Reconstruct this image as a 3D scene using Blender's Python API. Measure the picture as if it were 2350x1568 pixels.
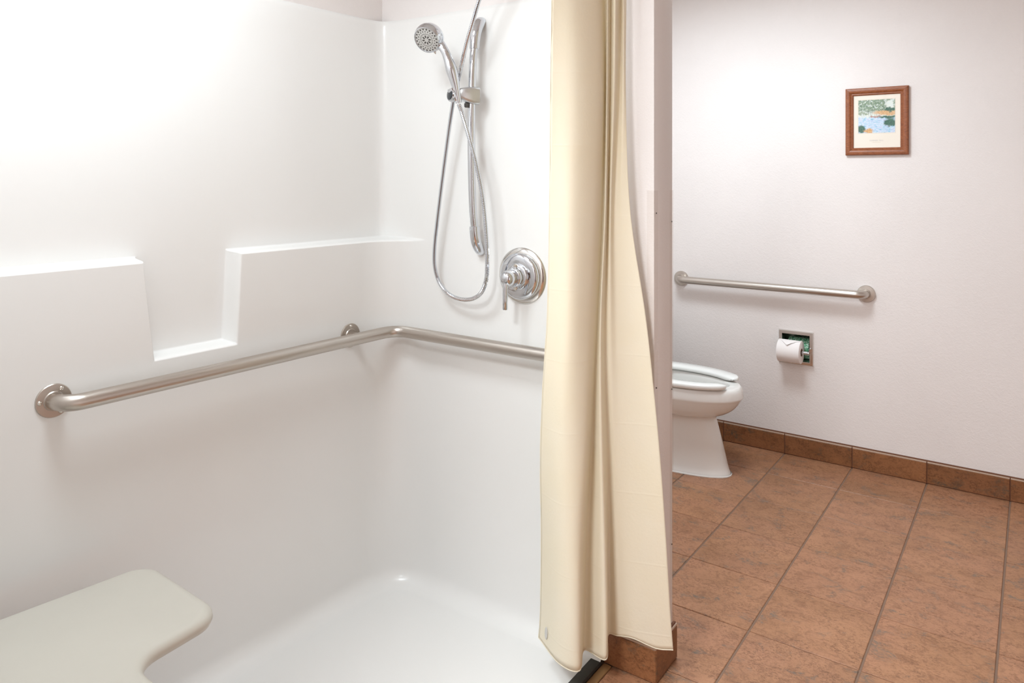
import bpy, bmesh, math, random
from mathutils import Vector, Matrix
random.seed(7)
PI = math.pi
for o in list(bpy.data.objects): bpy.data.objects.remove(o)
S = bpy.context.scene
COL = S.collection

# ------------------------------------------------------------------ camera
W_PX, H_PX = 2350, 1568
F_PX, CX, HY = 1692.6, 1175.0, 405.8
CAM_H = 1.3777
YAW = 0.618624
cd = bpy.data.cameras.new('camera'); cam = bpy.data.objects.new('camera', cd); COL.objects.link(cam)
cam.location = (0, 0, CAM_H); cam.rotation_euler = (PI/2, 0, YAW)
cd.sensor_width = 36; cd.lens = F_PX/W_PX*36; cd.shift_y = -(H_PX/2-HY)/W_PX
cd.clip_start = 0.02
S.camera = cam
# ------------------------------------------------------------------ world, lights, exposure
wd = bpy.data.worlds.new('world'); S.world = wd; wd.use_nodes = True
wd.node_tree.nodes['Background'].inputs[0].default_value = (1, .97, .93, 1)
wd.node_tree.nodes['Background'].inputs[1].default_value = 0.0
S.view_settings.view_transform = 'Standard'; S.view_settings.look = 'None'
S.view_settings.gamma = 1; S.view_settings.use_curve_mapping = False
S.view_settings.exposure = 0.1
# ceiling lamps of the place: x, y, radius, watts, colour (built further down)
LAMPS = [(-0.80, -0.42, .28, 66, (.87, .948, .985)),
         (-1.10, 2.70, .26, 25, (.82, .935, 1)),
         (-1.38, 0.72, .24, 15.5, (.84, .945, 1))]
CEIL = 2.44

# ------------------------------------------------------------------ pixel -> place
CT, ST = math.cos(YAW), -math.sin(YAW)
def ray(x, y):
    a = (x-CX)/F_PX
    return Vector((a*CT+ST, -a*ST+CT, (HY-y)/F_PX))
O3 = Vector((0, 0, CAM_H))
def onY(x, y, Y): d = ray(x, y); return O3+d*(Y/d.y)
def onX(x, y, X): d = ray(x, y); return O3+d*(X/d.x)
def onZ(x, y, z): d = ray(x, y); return O3+d*((z-CAM_H)/d.z)
def atT(x, y, t): return O3+ray(x, y)*t

# ------------------------------------------------------------------ materials
def lin(r, g, b):
    f = lambda c: (c/255/12.92) if c <= 10.3 else ((c/255+.055)/1.055)**2.4
    return (f(r), f(g), f(b), 1)
class NT:
    def __init__(s, name):
        s.m = bpy.data.materials.new(name); s.m.use_nodes = True
        s.t = s.m.node_tree; s.b = s.t.nodes['Principled BSDF']; s.out = s.t.nodes['Material Output']
    def n(s, typ, **kw):
        nd = s.t.nodes.new(typ)
        for k, v in kw.items():
            if k.startswith('i_'):
                key = k[2:]; key = int(key) if key.isdigit() else key.replace('_', ' ')
                nd.inputs[key].default_value = v
            else: setattr(nd, k, v)
        return nd
    def l(s, a, b): s.t.links.new(a, b)
    def ramp(s, fac, stops, interp='LINEAR'):
        r = s.n('ShaderNodeValToRGB'); e = r.color_ramp.elements; r.color_ramp.interpolation = interp
        while len(e) > 1: e.remove(e[-1])
        e[0].position, e[0].color = stops[0]
        for p, c in stops[1:]:
            q = e.new(p); q.color = c
        s.l(fac, r.inputs[0]); return r.outputs[0]
    def mix(s, fac, a, b, mode='MIX'):
        m = s.n('ShaderNodeMix', data_type='RGBA', blend_type=mode)
        for sock, v in ((m.inputs[0], fac), (m.inputs[6], a), (m.inputs[7], b)):
            if hasattr(v, 'is_output'): s.l(v, sock)
            else: sock.default_value = v
        return m.outputs[2]
    def math(s, op, a, b=0.0, c=None):
        m = s.n('ShaderNodeMath', operation=op)
        for i, v in enumerate((a, b) if c is None else (a, b, c)):
            if hasattr(v, 'is_output'): s.l(v, m.inputs[i])
            else: m.inputs[i].default_value = v
        return m.outputs[0]
    def noise(s, co, scale, detail=4, rough=.55, dist=0.0):
        n = s.n('ShaderNodeTexNoise'); n.inputs['Scale'].default_value = scale
        n.inputs['Detail'].default_value = detail; n.inputs['Roughness'].default_value = rough
        n.inputs['Distortion'].default_value = dist
        s.l(co, n.inputs['Vector']); return n.outputs[0]
    def bump(s, h, strength, dist=.001):
        b = s.n('ShaderNodeBump'); b.inputs['Strength'].default_value = strength; b.inputs['Distance'].default_value = dist
        s.l(h, b.inputs['Height']); s.l(b.outputs[0], s.b.inputs['Normal'])
def simple(name, col, rough=.5, metal=0.0, spec=.5, coat=0.0, bump=None, var=0.0):
    k = NT(name); k.b.inputs['Base Color'].default_value = col
    k.b.inputs['Roughness'].default_value = rough; k.b.inputs['Metallic'].default_value = metal
    k.b.inputs['Specular IOR Level'].default_value = spec; k.b.inputs['Coat Weight'].default_value = coat
    k.b.inputs['Coat Roughness'].default_value = .08
    co = k.n('ShaderNodeTexCoord').outputs['Object']
    nz = k.noise(co, 9, 3)
    if var:
        c2 = tuple(c*(1-var) for c in col[:3])+(1,)
        k.l(k.mix(nz, col, c2), k.b.inputs['Base Color'])
    if bump: k.bump(k.noise(co, bump[0], 3), bump[1], bump[2])
    return k.m
M = {}
def paint_mat():
    k = NT('wall_paint')
    co = k.n('ShaderNodeTexCoord').outputs['Object']
    nz = k.noise(co, 2.3, 3)
    k.l(k.ramp(nz, [(0.3, lin(236, 229, 226)), (0.7, lin(240, 233, 230))]), k.b.inputs['Base Color'])
    k.b.inputs['Roughness'].default_value = .62; k.b.inputs['Specular IOR Level'].default_value = .3
    h = k.mix(.45, k.noise(co, 210, 3, .5), k.noise(co, 95, 2, .5))
    h = k.ramp(h, [(.38, (0, 0, 0, 1)), (.66, (1, 1, 1, 1))])
    k.bump(h, .34, .0013)
    return k.m
M['paint'] = paint_mat()
def acrylic_mat():
    k = NT('moulded_acrylic')
    k.b.inputs['Base Color'].default_value = lin(240, 236, 232)
    k.b.inputs['Roughness'].default_value = .30; k.b.inputs['Specular IOR Level'].default_value = .45
    k.b.inputs['Coat Weight'].default_value = .25; k.b.inputs['Coat Roughness'].default_value = .12
    co = k.n('ShaderNodeTexCoord').outputs['Object']
    k.l(k.mix(k.noise(co, 1.6, 3), lin(243, 241, 239), lin(239, 237, 234)), k.b.inputs['Base Color'])
    return k.m
M['acrylic'] = acrylic_mat()
def tile_mat(name, a, b, dark, grey, pink):
    k = NT(name)
    tc = k.n('ShaderNodeTexCoord').outputs['Object']
    oi = k.n('ShaderNodeObjectInfo').outputs['Random']
    comb = k.n('ShaderNodeCombineXYZ')
    k.l(k.math('MULTIPLY', oi, 37.0), comb.inputs[0]); k.l(k.math('MULTIPLY', oi, 91.0), comb.inputs[1])
    k.l(k.math('MULTIPLY', oi, 13.0), comb.inputs[2])
    ad = k.n('ShaderNodeVectorMath', operation='ADD'); k.l(tc, ad.inputs[0]); k.l(comb.outputs[0], ad.inputs[1])
    mp = k.n('ShaderNodeMapping'); mp.inputs['Scale'].default_value = (1, 1.35, 1.3); k.l(ad.outputs[0], mp.inputs[0])
    co = mp.outputs[0]
    base = k.ramp(k.noise(co, 6, 6, .62, .3), [(.32, a), (.68, b)])
    base = k.mix(k.math('MULTIPLY', k.ramp(k.noise(co, 3.1, 3, .5), [(.4, (0, 0, 0, 1)), (.62, (1, 1, 1, 1))]), .35), base, pink)
    vein = k.ramp(k.noise(co, 25, 9, .78, .9), [(.41, (1, 1, 1, 1)), (.50, (0, 0, 0, 1))])
    c = k.mix(k.math('MULTIPLY', vein, .36), base, dark)
    fine = k.ramp(k.noise(co, 110, 7, .8, .5), [(.43, (1, 1, 1, 1)), (.51, (0, 0, 0, 1))])
    mask = k.ramp(k.noise(co, 13, 4, .6), [(.38, (.25, .25, .25, 1)), (.6, (1, 1, 1, 1))])
    c = k.mix(k.math('MULTIPLY', k.math('MULTIPLY', fine, mask), .60), c, dark)
    gp = k.ramp(k.noise(co, 12, 5, .65, .6), [(.55, (0, 0, 0, 1)), (.66, (1, 1, 1, 1))])
    gf = k.ramp(k.noise(co, 95, 5, .75), [(.42, (0, 0, 0, 1)), (.54, (1, 1, 1, 1))])
    c = k.mix(k.math('MULTIPLY', k.math('MULTIPLY', gp, gf), .75), c, grey)
    lt = k.ramp(k.noise(co, 120, 3, .7), [(.60, (0, 0, 0, 1)), (.70, (1, 1, 1, 1))])
    c = k.mix(k.math('MULTIPLY', lt, .25), c, pink)
    tint = k.math('MULTIPLY_ADD', oi, .16, .92)
    hs = k.n('ShaderNodeHueSaturation'); k.l(c, hs.inputs['Color']); k.l(tint, hs.inputs['Value'])
    k.l(hs.outputs[0], k.b.inputs['Base Color'])
    k.b.inputs['Roughness'].default_value = .42; k.b.inputs['Specular IOR Level'].default_value = .4
    k.bump(k.noise(co, 45, 5, .6), .18, .001)
    return k.m
M['tile'] = tile_mat('terracotta_tile', lin(176, 128, 94), lin(157, 112, 80), lin(100, 62, 40), lin(100, 96, 88), lin(183, 131, 104))
M['base_tile'] = tile_mat('skirting_tile', lin(150, 100, 64), lin(126, 82, 50), lin(78, 46, 26), lin(82, 76, 64), lin(156, 104, 72))
M['grout'] = simple('grout', lin(138, 110, 92), .85, bump=(120, .4, .001), var=.2)
M['pale_strip'] = simple('pale_edge_strip', lin(205, 180, 160), .8, bump=(120, .3, .001), var=.1)
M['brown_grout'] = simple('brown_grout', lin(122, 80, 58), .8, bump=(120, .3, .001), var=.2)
M['ceiling'] = simple('ceiling_paint', lin(240, 235, 230), .8, bump=(90, .3, .001))
def metal(name, col, rough, brushed=0):
    k = NT(name); k.b.inputs['Metallic'].default_value = 1
    k.b.inputs['Base Color'].default_value = col; k.b.inputs['Roughness'].default_value = rough
    co = k.n('ShaderNodeTexCoord').outputs['Object']
    if brushed:
        nz = k.noise(co, 240, 4, .7)
        k.l(k.math('MULTIPLY_ADD', nz, .22, rough-.11), k.b.inputs['Roughness'])
        k.bump(nz, .06, .0005)
    return k.m
M['steel'] = metal('brushed_stainless', lin(196, 188, 180), .33, 1)
M['chrome'] = metal('polished_chrome', lin(216, 219, 224), .07)
M['chrome_worn'] = metal('worn_chrome', lin(222, 219, 215), .16, 0)
M['satin_chrome'] = metal('satin_chrome', lin(214, 216, 218), .3)
M['screw'] = metal('bright_screw', lin(222, 216, 208), .18)
M['dark_metal'] = metal('dark_recess', lin(40, 38, 36), .4)
M['rubber'] = simple('dark_rubber_strip', lin(60, 58, 52), .75, bump=(60, .5, .002), var=.3)
M['nozzle'] = simple('grey_nozzle_rubber', lin(74, 70, 66), .6)
M['face_grey'] = simple('shower_face_plastic', lin(196, 194, 190), .3)
M['lens_black'] = simple('smoked_plastic', lin(30, 40, 48), .1, coat=.6)
M['caulk'] = simple('aged_caulk', lin(168, 128, 84), .6, bump=(80, .4, .002), var=.25)
M['china'] = simple('vitreous_china', lin(240, 238, 234), .10, spec=.55, coat=.5)
M['seat_plastic'] = simple('toilet_seat_plastic', lin(243, 243, 240), .18, coat=.2)
M['bench'] = simple('cream_moulded_seat', lin(212, 207, 196), .38, var=.05)
M['paper'] = simple('toilet_paper', lin(246, 240, 238), .9, bump=(150, .25, .001))
M['core'] = simple('cardboard_core', lin(140, 104, 82), .9)
M['mat_board'] = simple('cream_mat_board', lin(246, 236, 222), .85)
M['print_line'] = simple('mat_line_ink', lin(205, 186, 160), .85)
M['ink'] = simple('grey_ink', lin(196, 188, 183), .85)
M['lamp_glass'] = None
def wood_mat():
    k = NT('stained_wood_frame')
    tc = k.n('ShaderNodeTexCoord').outputs['Object']
    mp = k.n('ShaderNodeMapping'); mp.inputs['Scale'].default_value = (14, 14, 60); k.l(tc, mp.inputs[0])
    a = k.noise(mp.outputs[0], 5, 6, .65, .6)
    c = k.ramp(a, [(.28, lin(104, 54, 28)), (.5, lin(146, 82, 46)), (.75, lin(172, 104, 62))])
    sp = k.ramp(k.noise(tc, 330, 3, .6), [(.33, (1, 1, 1, 1)), (.4, (0, 0, 0, 1))])
    k.l(k.mix(k.math('MULTIPLY', sp, .5), c, lin(74, 38, 20)), k.b.inputs['Base Color'])
    k.b.inputs['Roughness'].default_value = .38
    return k.m
M['wood'] = wood_mat()
def curtain_mat():
    k = NT('cream_vinyl')
    co = k.n('ShaderNodeTexCoord').outputs['Object']
    c = k.mix(k.noise(co, 6, 3), lin(252, 245, 229), lin(250, 240, 214))
    k.l(c, k.b.inputs['Base Color']); k.b.inputs['Roughness'].default_value = .42
    k.b.inputs['Specular IOR Level'].default_value = .35
    mp = k.n('ShaderNodeMapping'); mp.inputs['Scale'].default_value = (1, 1, .5); k.l(co, mp.inputs[0])
    h = k.mix(.35, k.noise(mp.outputs[0], 14, 3, .5), k.noise(co, 120, 3, .6))
    sx = k.n('ShaderNodeSeparateXYZ'); k.l(co, sx.inputs[0])
    pp = k.math('PINGPONG', k.math('ADD', sx.outputs[2], .045), .094)
    cr = k.ramp(pp, [(0, (1, 1, 1, 1)), (.0035, (0, 0, 0, 1))])
    h = k.mix(.22, h, cr, 'ADD')
    k.bump(h, .35, .003)
    tr = k.n('ShaderNodeBsdfTranslucent'); tr.inputs[0].default_value = lin(251, 226, 158)
    mx = k.n('ShaderNodeMixShader'); mx.inputs[0].default_value = .20
    k.l(k.b.outputs[0], mx.inputs[1]); k.l(tr.outputs[0], mx.inputs[2]); k.l(mx.outputs[0], k.out.inputs[0])
    return k.m
M['curtain'] = curtain_mat()
M['curtain_hem'] = simple('curtain_magnet_grey', lin(206, 202, 196), .5)
def guard_mat():
    k = NT('clear_corner_guard')
    co = k.n('ShaderNodeTexCoord').outputs['Object']
    k.b.inputs['Base Color'].default_value = lin(226, 212, 202); k.b.inputs['Roughness'].default_value = .22
    k.bump(k.noise(co, 60, 2), .1, .001)
    tr = k.n('ShaderNodeBsdfTransparent'); tr.inputs[0].default_value = (.992, .988, .984, 1)
    mx = k.n('ShaderNodeMixShader'); mx.inputs[0].default_value = .03
    k.l(tr.outputs[0], mx.inputs[1]); k.l(k.b.outputs[0], mx.inputs[2]); k.l(mx.outputs[0], k.out.inputs[0])
    return k.m
M['guard'] = guard_mat()
def wrapper_mat():
    k = NT('green_print_wrapper')
    co = k.n('ShaderNodeTexCoord').outputs['Object']
    v = k.n('ShaderNodeTexVoronoi', feature='DISTANCE_TO_EDGE'); v.inputs['Scale'].default_value = 95; k.l(co, v.inputs['Vector'])
    a = k.ramp(v.outputs['Distance'], [(.05, (1, 1, 1, 1)), (.2, (0, 0, 0, 1))])
    b = k.ramp(k.noise(co, 120, 4, .6), [(.42, (0, 0, 0, 1)), (.55, (1, 1, 1, 1))])
    k.l(k.mix(k.math('MAXIMUM', k.math('MULTIPLY', a, .6), b), lin(214, 238, 222), lin(60, 150, 102)), k.b.inputs['Base Color'])
    k.b.inputs['Roughness'].default_value = .5
    return k.m
M['wrapper'] = wrapper_mat()
def painting_mat():
    k = NT('river_landscape_print')
    uv = k.n('ShaderNodeUVMap').outputs[0]
    nv = k.n('ShaderNodeTexNoise'); nv.inputs['Scale'].default_value = 9; nv.inputs['Detail'].default_value = 6; nv.inputs['Roughness'].default_value = .7
    k.l(uv, nv.inputs['Vector'])
    sb = k.n('ShaderNodeVectorMath', operation='SUBTRACT'); k.l(nv.outputs['Color'], sb.inputs[0]); sb.inputs[1].default_value = (.5, .5, .5)
    sc = k.n('ShaderNodeVectorMath', operation='SCALE'); k.l(sb.outputs[0], sc.inputs[0]); sc.inputs['Scale'].default_value = .26
    ad = k.n('ShaderNodeVectorMath', operation='ADD'); k.l(uv, ad.inputs[0]); k.l(sc.outputs[0], ad.inputs[1])
    sx = k.n('ShaderNodeSeparateXYZ'); k.l(ad.outputs[0], sx.inputs[0]); u, v = sx.outputs[0], sx.outputs[1]
    def step(val, lo, hi): return k.ramp(val, [(lo, (0, 0, 0, 1)), (hi, (1, 1, 1, 1))])
    def blob(cx, cy, rx, ry, e0=.75, e1=1.15):
        a = k.math('POWER', k.math('ABSOLUTE', k.math('DIVIDE', k.math('SUBTRACT', u, cx), rx)), 2.0)
        b = k.math('POWER', k.math('ABSOLUTE', k.math('DIVIDE', k.math('SUBTRACT', v, cy), ry)), 2.0)
        d = k.math('SQRT', k.math('ADD', a, b))
        return k.math('SUBTRACT', 1.0, k.math('MULTIPLY', k.math('MINIMUM', k.math('MAXIMUM', k.math('SUBTRACT', d, e0), 0.0), e1-e0), 1/(e1-e0)))
    nf = k.noise(uv, 30, 4, .7); nm = k.noise(uv, 14, 4, .65)
    mp = k.n('ShaderNodeMapping'); mp.inputs['Scale'].default_value = (1, 4, 1); k.l(uv, mp.inputs[0])
    nw = k.noise(mp.outputs[0], 9, 5, .65)
    sky = k.mix(nm, lin(214, 232, 236), lin(238, 234, 216))
    water = k.ramp(nw, [(.3, lin(96, 166, 206)), (.44, lin(160, 206, 230)), (.52, lin(222, 232, 246)), (.62, lin(196, 200, 236)), (.75, lin(168, 160, 208))])
    c = k.mix(step(v, .46, .50), water, sky)
    leaf = k.ramp(nf, [(.35, lin(54, 92, 84)), (.5, lin(112, 142, 112)), (.66, lin(188, 194, 160))])
    dark = k.ramp(nf, [(.35, lin(14, 58, 60)), (.55, lin(44, 104, 78)), (.75, lin(98, 152, 106))])
    gold = k.ramp(nf, [(.35, lin(196, 132, 84)), (.55, lin(226, 178, 112)), (.7, lin(236, 206, 150))])
    trees = k.math('MULTIPLY', step(v, .60, .68), k.ramp(nm, [(.36, (0, 0, 0, 1)), (.5, (1, 1, 1, 1))]))
    c = k.mix(k.math('MULTIPLY', trees, k.math('SUBTRACT', 1.0, blob(.86, .86, .12, .14))), c, leaf)
    trunk = k.math('MULTIPLY', k.math('MULTIPLY', step(v, .50, .54), k.math('SUBTRACT', 1.0, step(v, .68, .72))), step(k.noise(k_stretch(k, uv), 12, 2), .52, .6))
    c = k.mix(k.math('MULTIPLY', trunk, .6), c, lin(86, 98, 84))
    c = k.mix(k.math('MULTIPLY', blob(.12, .59, .2, .03), .8), c, lin(120, 140, 104))
    c = k.mix(k.math('MULTIPLY', blob(.9, .60, .5, .08), .9), c, gold)
    c = k.mix(blob(.88, .69, .18, .07), c, dark)
    c = k.mix(k.math('MULTIPLY', blob(.48, .49, .16, .035), .85), c, lin(170, 112, 92))
    c = k.mix(blob(.86, .46, .30, .05), c, dark)
    c = k.mix(blob(.88, .30, .18, .12), c, dark)
    c = k.mix(blob(.08, .12, .12, .13), c, dark)
    c = k.mix(blob(.28, .06, .13, .07), c, gold)
    k.l(c, k.b.inputs['Base Color']); k.b.inputs['Roughness'].default_value = .55
    return k.m
def k_stretch(k, uv):
    mp = k.n('ShaderNodeMapping'); mp.inputs['Scale'].default_value = (3, .15, 1); k.l(uv, mp.inputs[0]); return mp.outputs[0]
M['painting'] = painting_mat()
def lamp_mat():
    k = NT('lamp_diffuser'); k.b.inputs['Base Color'].default_value = (.9, .88, .85, 1)
    k.b.inputs['Roughness'].default_value = .4
    return k.m
M['lamp_glass'] = lamp_mat()

# ------------------------------------------------------------------ mesh helpers
ORG = {}
class MB:
    def __init__(s): s.v = []; s.f = []; s.uv = None
    def add(s, vs, fs):
        o = len(s.v); s.v += [Vector(p) for p in vs]; s.f += [tuple(i+o for i in f) for f in fs]; return s
    def box(s, x0, x1, y0, y1, z0, z1):
        return s.add([(x0, y0, z0), (x1, y0, z0), (x1, y1, z0), (x0, y1, z0), (x0, y0, z1), (x1, y0, z1), (x1, y1, z1), (x0, y1, z1)],
                     [(0, 3, 2, 1), (4, 5, 6, 7), (0, 1, 5, 4), (1, 2, 6, 5), (2, 3, 7, 6), (3, 0, 4, 7)])
    def rings(s, rs, closed=True, cap0=True, cap1=True, loop=False):
        n = len(rs[0]); vs = [p for r in rs for p in r]; fs = []
        R = len(rs)
        for i in range(R if loop else R-1):
            for j in range(n if closed else n-1):
                a, b = i*n+j, i*n+(j+1) % n; c, d = ((i+1) % R)*n+(j+1) % n, ((i+1) % R)*n+j
                fs.append((a, b, c, d))
        if not loop and cap0: fs.append(tuple(range(n))[::-1])
        if not loop and cap1: fs.append(tuple((R-1)*n+j for j in range(n)))
        return s.add(vs, fs)
    def tube(s, pts, rad, seg=16, cap=True, squash=None):
        pts = [Vector(p) for p in pts]; N = len(pts); rs = []
        rf = rad if callable(rad) else (lambda i: rad)
        t0 = (pts[1]-pts[0]).normalized()
        up = Vector((0, 0, 1)) if abs(t0.z) < .9 else Vector((1, 0, 0))
        nrm = (up-t0*up.dot(t0)).normalized()
        for i in range(N):
            t = (pts[min(i+1, N-1)]-pts[max(i-1, 0)]).normalized()
            nrm = (nrm-t*nrm.dot(t)).normalized(); bi = t.cross(nrm); r = rf(i)
            rs.append([pts[i]+(nrm*math.cos(2*PI*j/seg)+bi*math.sin(2*PI*j/seg))*r for j in range(seg)])
        return s.rings(rs, cap0=cap, cap1=cap)
    def lathe(s, prof, center, axis, seg=32, ref=None):
        """prof: (radius, height along axis)"""
        ax = Vector(axis).normalized(); c = Vector(center)
        u = Vector(ref) if ref else (Vector((0, 0, 1)) if abs(ax.z) < .9 else Vector((1, 0, 0)))
        u = (u-ax*u.dot(ax)).normalized(); w = ax.cross(u)
        rs = [[c+ax*h+(u*math.cos(2*PI*j/seg)+w*math.sin(2*PI*j/seg))*max(r, 1e-5) for j in range(seg)] for r, h in prof]
        return s.rings(rs)
    def build(s, name, mat, parent=None, smooth=40, bevel=0.0, segs=2, weld=False):
        org = Vector((0, 0, 0))
        if parent is not None: org = ORG.get(parent.name, org)
        me = bpy.data.meshes.new(name)
        me.from_pydata([tuple(p-org) for p in s.v], [], s.f); me.update()
        bm = bmesh.new(); bm.from_mesh(me)
        if weld: bmesh.ops.remove_doubles(bm, verts=bm.verts, dist=1e-5)
        bmesh.ops.recalc_face_normals(bm, faces=bm.faces)
        if bevel:
            ed = [e for e in bm.edges if len(e.link_faces) == 2 and e.calc_face_angle(0) > .5]
            bmesh.ops.bevel(bm, geom=ed, offset=bevel, segments=segs, profile=.5, affect='EDGES', clamp_overlap=True)
        bm.to_mesh(me); bm.free()
        if smooth:
            for p in me.polygons: p.use_smooth = True
            me.set_sharp_from_angle(angle=math.radians(smooth))
        me.materials.append(mat)
        o = bpy.data.objects.new(name, me); COL.objects.link(o)
        if parent is not None: o.parent = parent
        ORG[o.name] = org
        return o
def tag(o, label=None, cat=None, group=None, kind=None):
    if label: o['label'] = label
    if cat: o['category'] = cat
    if group: o['group'] = group
    if kind: o['kind'] = kind
    return o
def thing(name, loc, label, cat, group=None):
    e = bpy.data.objects.new(name, None); COL.objects.link(e); e.location = loc; e.empty_display_size = .05
    ORG[e.name] = Vector(loc); return tag(e, label, cat, group)
def struct(o): o['kind'] = 'structure'; return o
def crom(P, n):
    """Catmull-Rom through points (tuples/Vectors), n steps per span"""
    P = [Vector(p) for p in P]; out = []
    for i in range(len(P)-1):
        p0 = P[i-1] if i else P[0]*2-P[1]; p1, p2 = P[i], P[i+1]
        p3 = P[i+2] if i+2 < len(P) else P[-1]*2-P[-2]
        for k in range(n):
            t = k/n
            out.append(.5*((2*p1)+(p2-p0)*t+(2*p0-5*p1+4*p2-p3)*t*t+(3*p1-p0-3*p2+p3)*t**3))
    out.append(P[-1]); return out
def fillet(P, r, n=8):
    P = [Vector(p) for p in P]; out = [P[0]]
    for i in range(1, len(P)-1):
        a = (P[i-1]-P[i]).normalized(); b = (P[i+1]-P[i]).normalized()
        ang = a.angle(b); rr = r[i-1] if isinstance(r, (list, tuple)) else r
        d = rr/math.tan(ang/2); c = P[i]+(a+b).normalized()*(rr/math.sin(ang/2))
        s0 = P[i]+a*d-c; s1 = P[i]+b*d-c
        tot = s0.angle(s1)
        for k in range(n+1):
            t = k/n
            out.append(c+(s0*math.sin((1-t)*tot)+s1*math.sin(t*tot))/math.sin(tot))
    out.append(P[-1]); return out
def smoothed(name, bmv, mat, parent=None, levels=1):
    pass

# ================================================================== THE SETTING
YP = 3.784             # wall with the picture
YF = 1.862             # painted face of the partition
PT = 1.987             # far face of the partition
PX = -0.850            # end of the partition
XR, YN = 1.30, -1.30   # right wall, wall behind the camera
SH = math.tan(math.radians(1.7))
def xw(Y, off=0.0): return -1.850+off+(Y-.773)*SH    # lower face of the shower back wall (runs 1.7 degrees off square)
LEDGE = .060
SX = -0.985            # outer edge of the shower
YE = .335              # seat end of the shower

struct(MB().box(-2.2, XR, YP, YP+.12, 0, CEIL).build('wall_back', M['paint'], smooth=0))
b = MB(); y0, y1 = YN, YP
wx = lambda Y: xw(Y, -LEDGE-.012)
b.add([(wx(y0)-.12, y0, 0), (wx(y0), y0, 0), (wx(y1), y1, 0), (wx(y1)-.12, y1, 0), (wx(y0)-.12, y0, CEIL), (wx(y0), y0, CEIL), (wx(y1), y1, CEIL), (wx(y1)-.12, y1, CEIL)],
      [(0, 3, 2, 1), (4, 5, 6, 7), (0, 1, 5, 4), (1, 2, 6, 5), (2, 3, 7, 6), (3, 0, 4, 7)])
struct(b.build('wall_left', M['paint'], smooth=0))
struct(MB().box(XR, XR+.12, YN, YP, 0, CEIL).build('wall_right', M['paint'], smooth=0))
struct(MB().box(-2.2, XR, YN-.12, YN, 0, CEIL).build('wall_front', M['paint'], smooth=0))
struct(MB().box(-1.93, PX, YF, PT, 0, CEIL).build('wall_partition', M['paint'], smooth=30, bevel=.003))
struct(MB().box(-1.97, SX-.01, YE-.13, YE-.02, 0, CEIL).build('wall_shower', M['paint'], smooth=0))
struct(MB().box(-2.2, XR+.12, YN-.12, YP+.12, CEIL, CEIL+.1).build('ceiling', M['ceiling'], smooth=0))
# unseen brown door, added behind the camera so the chrome mirrors something dark
dm = simple('added_door_wood', lin(92, 60, 40), .4, var=.25)
dr = struct(MB().box(-.35, .55, YN, YN+.035, 0, 2.05).build('added_door_1', dm, smooth=30, bevel=.004))
MB().lathe([(.0, 0), (.026, 0), (.026, .006), (.011, .012), (.011, .04), (.028, .05), (.03, .062), (.022, .075), (0, .078)], (.47, YN+.035, 1.0), (0, 1, 0), 24).build('added_door_knob', M['chrome'], dr)

# floor: pale grout bed with separate terracotta tiles
T = 0.310; GX, GY = -1.3325, YP-.3044
floor = struct(MB().box(-2.0, XR, YN, YP, -.06, -.0030).build('floor', M['grout'], smooth=0))
TILEMESH = {}
def tile_mesh(w, d, h, mat):
    key = (round(w, 3), round(d, 3), round(h, 3), mat.name)
    if key not in TILEMESH:
        o = MB().box(-w/2, w/2, -d/2, d/2, -h, 0).build('tile', mat, smooth=35, bevel=.0016, segs=1)
        TILEMESH[key] = o.data; bpy.data.objects.remove(o)
    return TILEMESH[key]
def put_tile(x0, x1, y0, y1, parent):
    o = bpy.data.objects.new('tile', tile_mesh(x1-x0, y1-y0, .009, M['tile'])); COL.objects.link(o)
    o.location = ((x0+x1)/2, (y0+y1)/2, 0); o.parent = parent
JX, JY = .0032, .0017     # half joint widths
def tile_region(X0, X1, Y0, Y1):
    i0 = math.floor((X0-GX)/T)-1; i1 = math.ceil((X1-GX)/T)+1
    for i in range(i0, i1):
        xa, xb = GX+i*T+JX, GX+(i+1)*T-JX
        xa, xb = max(xa, X0), min(xb, X1)
        if xb-xa < .02: continue
        for j in range(-3, 20):
            yb, ya = GY-j*T-JY, GY-(j+1)*T+JY
            ya, yb = max(ya, Y0), min(yb, Y1)
            if yb-ya < .02: continue
            put_tile(xa, xb, ya, yb, floor)
tile_region(-1.82, XR-.002, GY-5*T, YP-.004)
tile_region(SX+.012, XR-.002, YN+.002, GY-5*T)

# tiled skirting along the picture wall
BH = .100
def skirting(name, runs, root):
    """runs: (p0, p1, normal) of tiles on the wall face"""
    for p0, p1, nrm in runs:
        p0, p1, nrm = Vector(p0), Vector(p1), Vector(nrm)
        d = (p1-p0); w = d.length
        me = tile_mesh(w, BH-.009, .0085, M['base_tile'])
        o = bpy.data.objects.new('tile', me); COL.objects.link(o)
        ex = d.normalized(); ey = Vector((0, 0, 1)); ez = nrm
        if ex.cross(ey).dot(ez) < 0: ex = -ex
        mt = Matrix((ex, ey, ez)).transposed().to_4x4(); mt.translation = (p0+p1)/2+nrm*.0105+Vector((0, 0, (BH-.004)/2))
        o.matrix_world = mt; o.parent = root
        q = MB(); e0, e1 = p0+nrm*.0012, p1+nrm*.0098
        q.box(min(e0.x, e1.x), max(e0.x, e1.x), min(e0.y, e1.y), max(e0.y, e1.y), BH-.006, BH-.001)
        q.build('top_edge', M['pale_strip'], root, smooth=0)  # paler strip along the top of each skirting tile
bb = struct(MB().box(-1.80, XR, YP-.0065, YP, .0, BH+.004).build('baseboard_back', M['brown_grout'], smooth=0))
runs = []
for i in range(-2, 9):
    xa, xb = GX+i*T+.002, GX+(i+1)*T-.002
    xa, xb = max(xa, -1.80), min(xb, XR-.005)
    if xb-xa > .03: runs.append(((xa, YP, 0), (xb, YP, 0), (0, -1, 0)))
skirting('baseboard_back', runs, bb)
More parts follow.
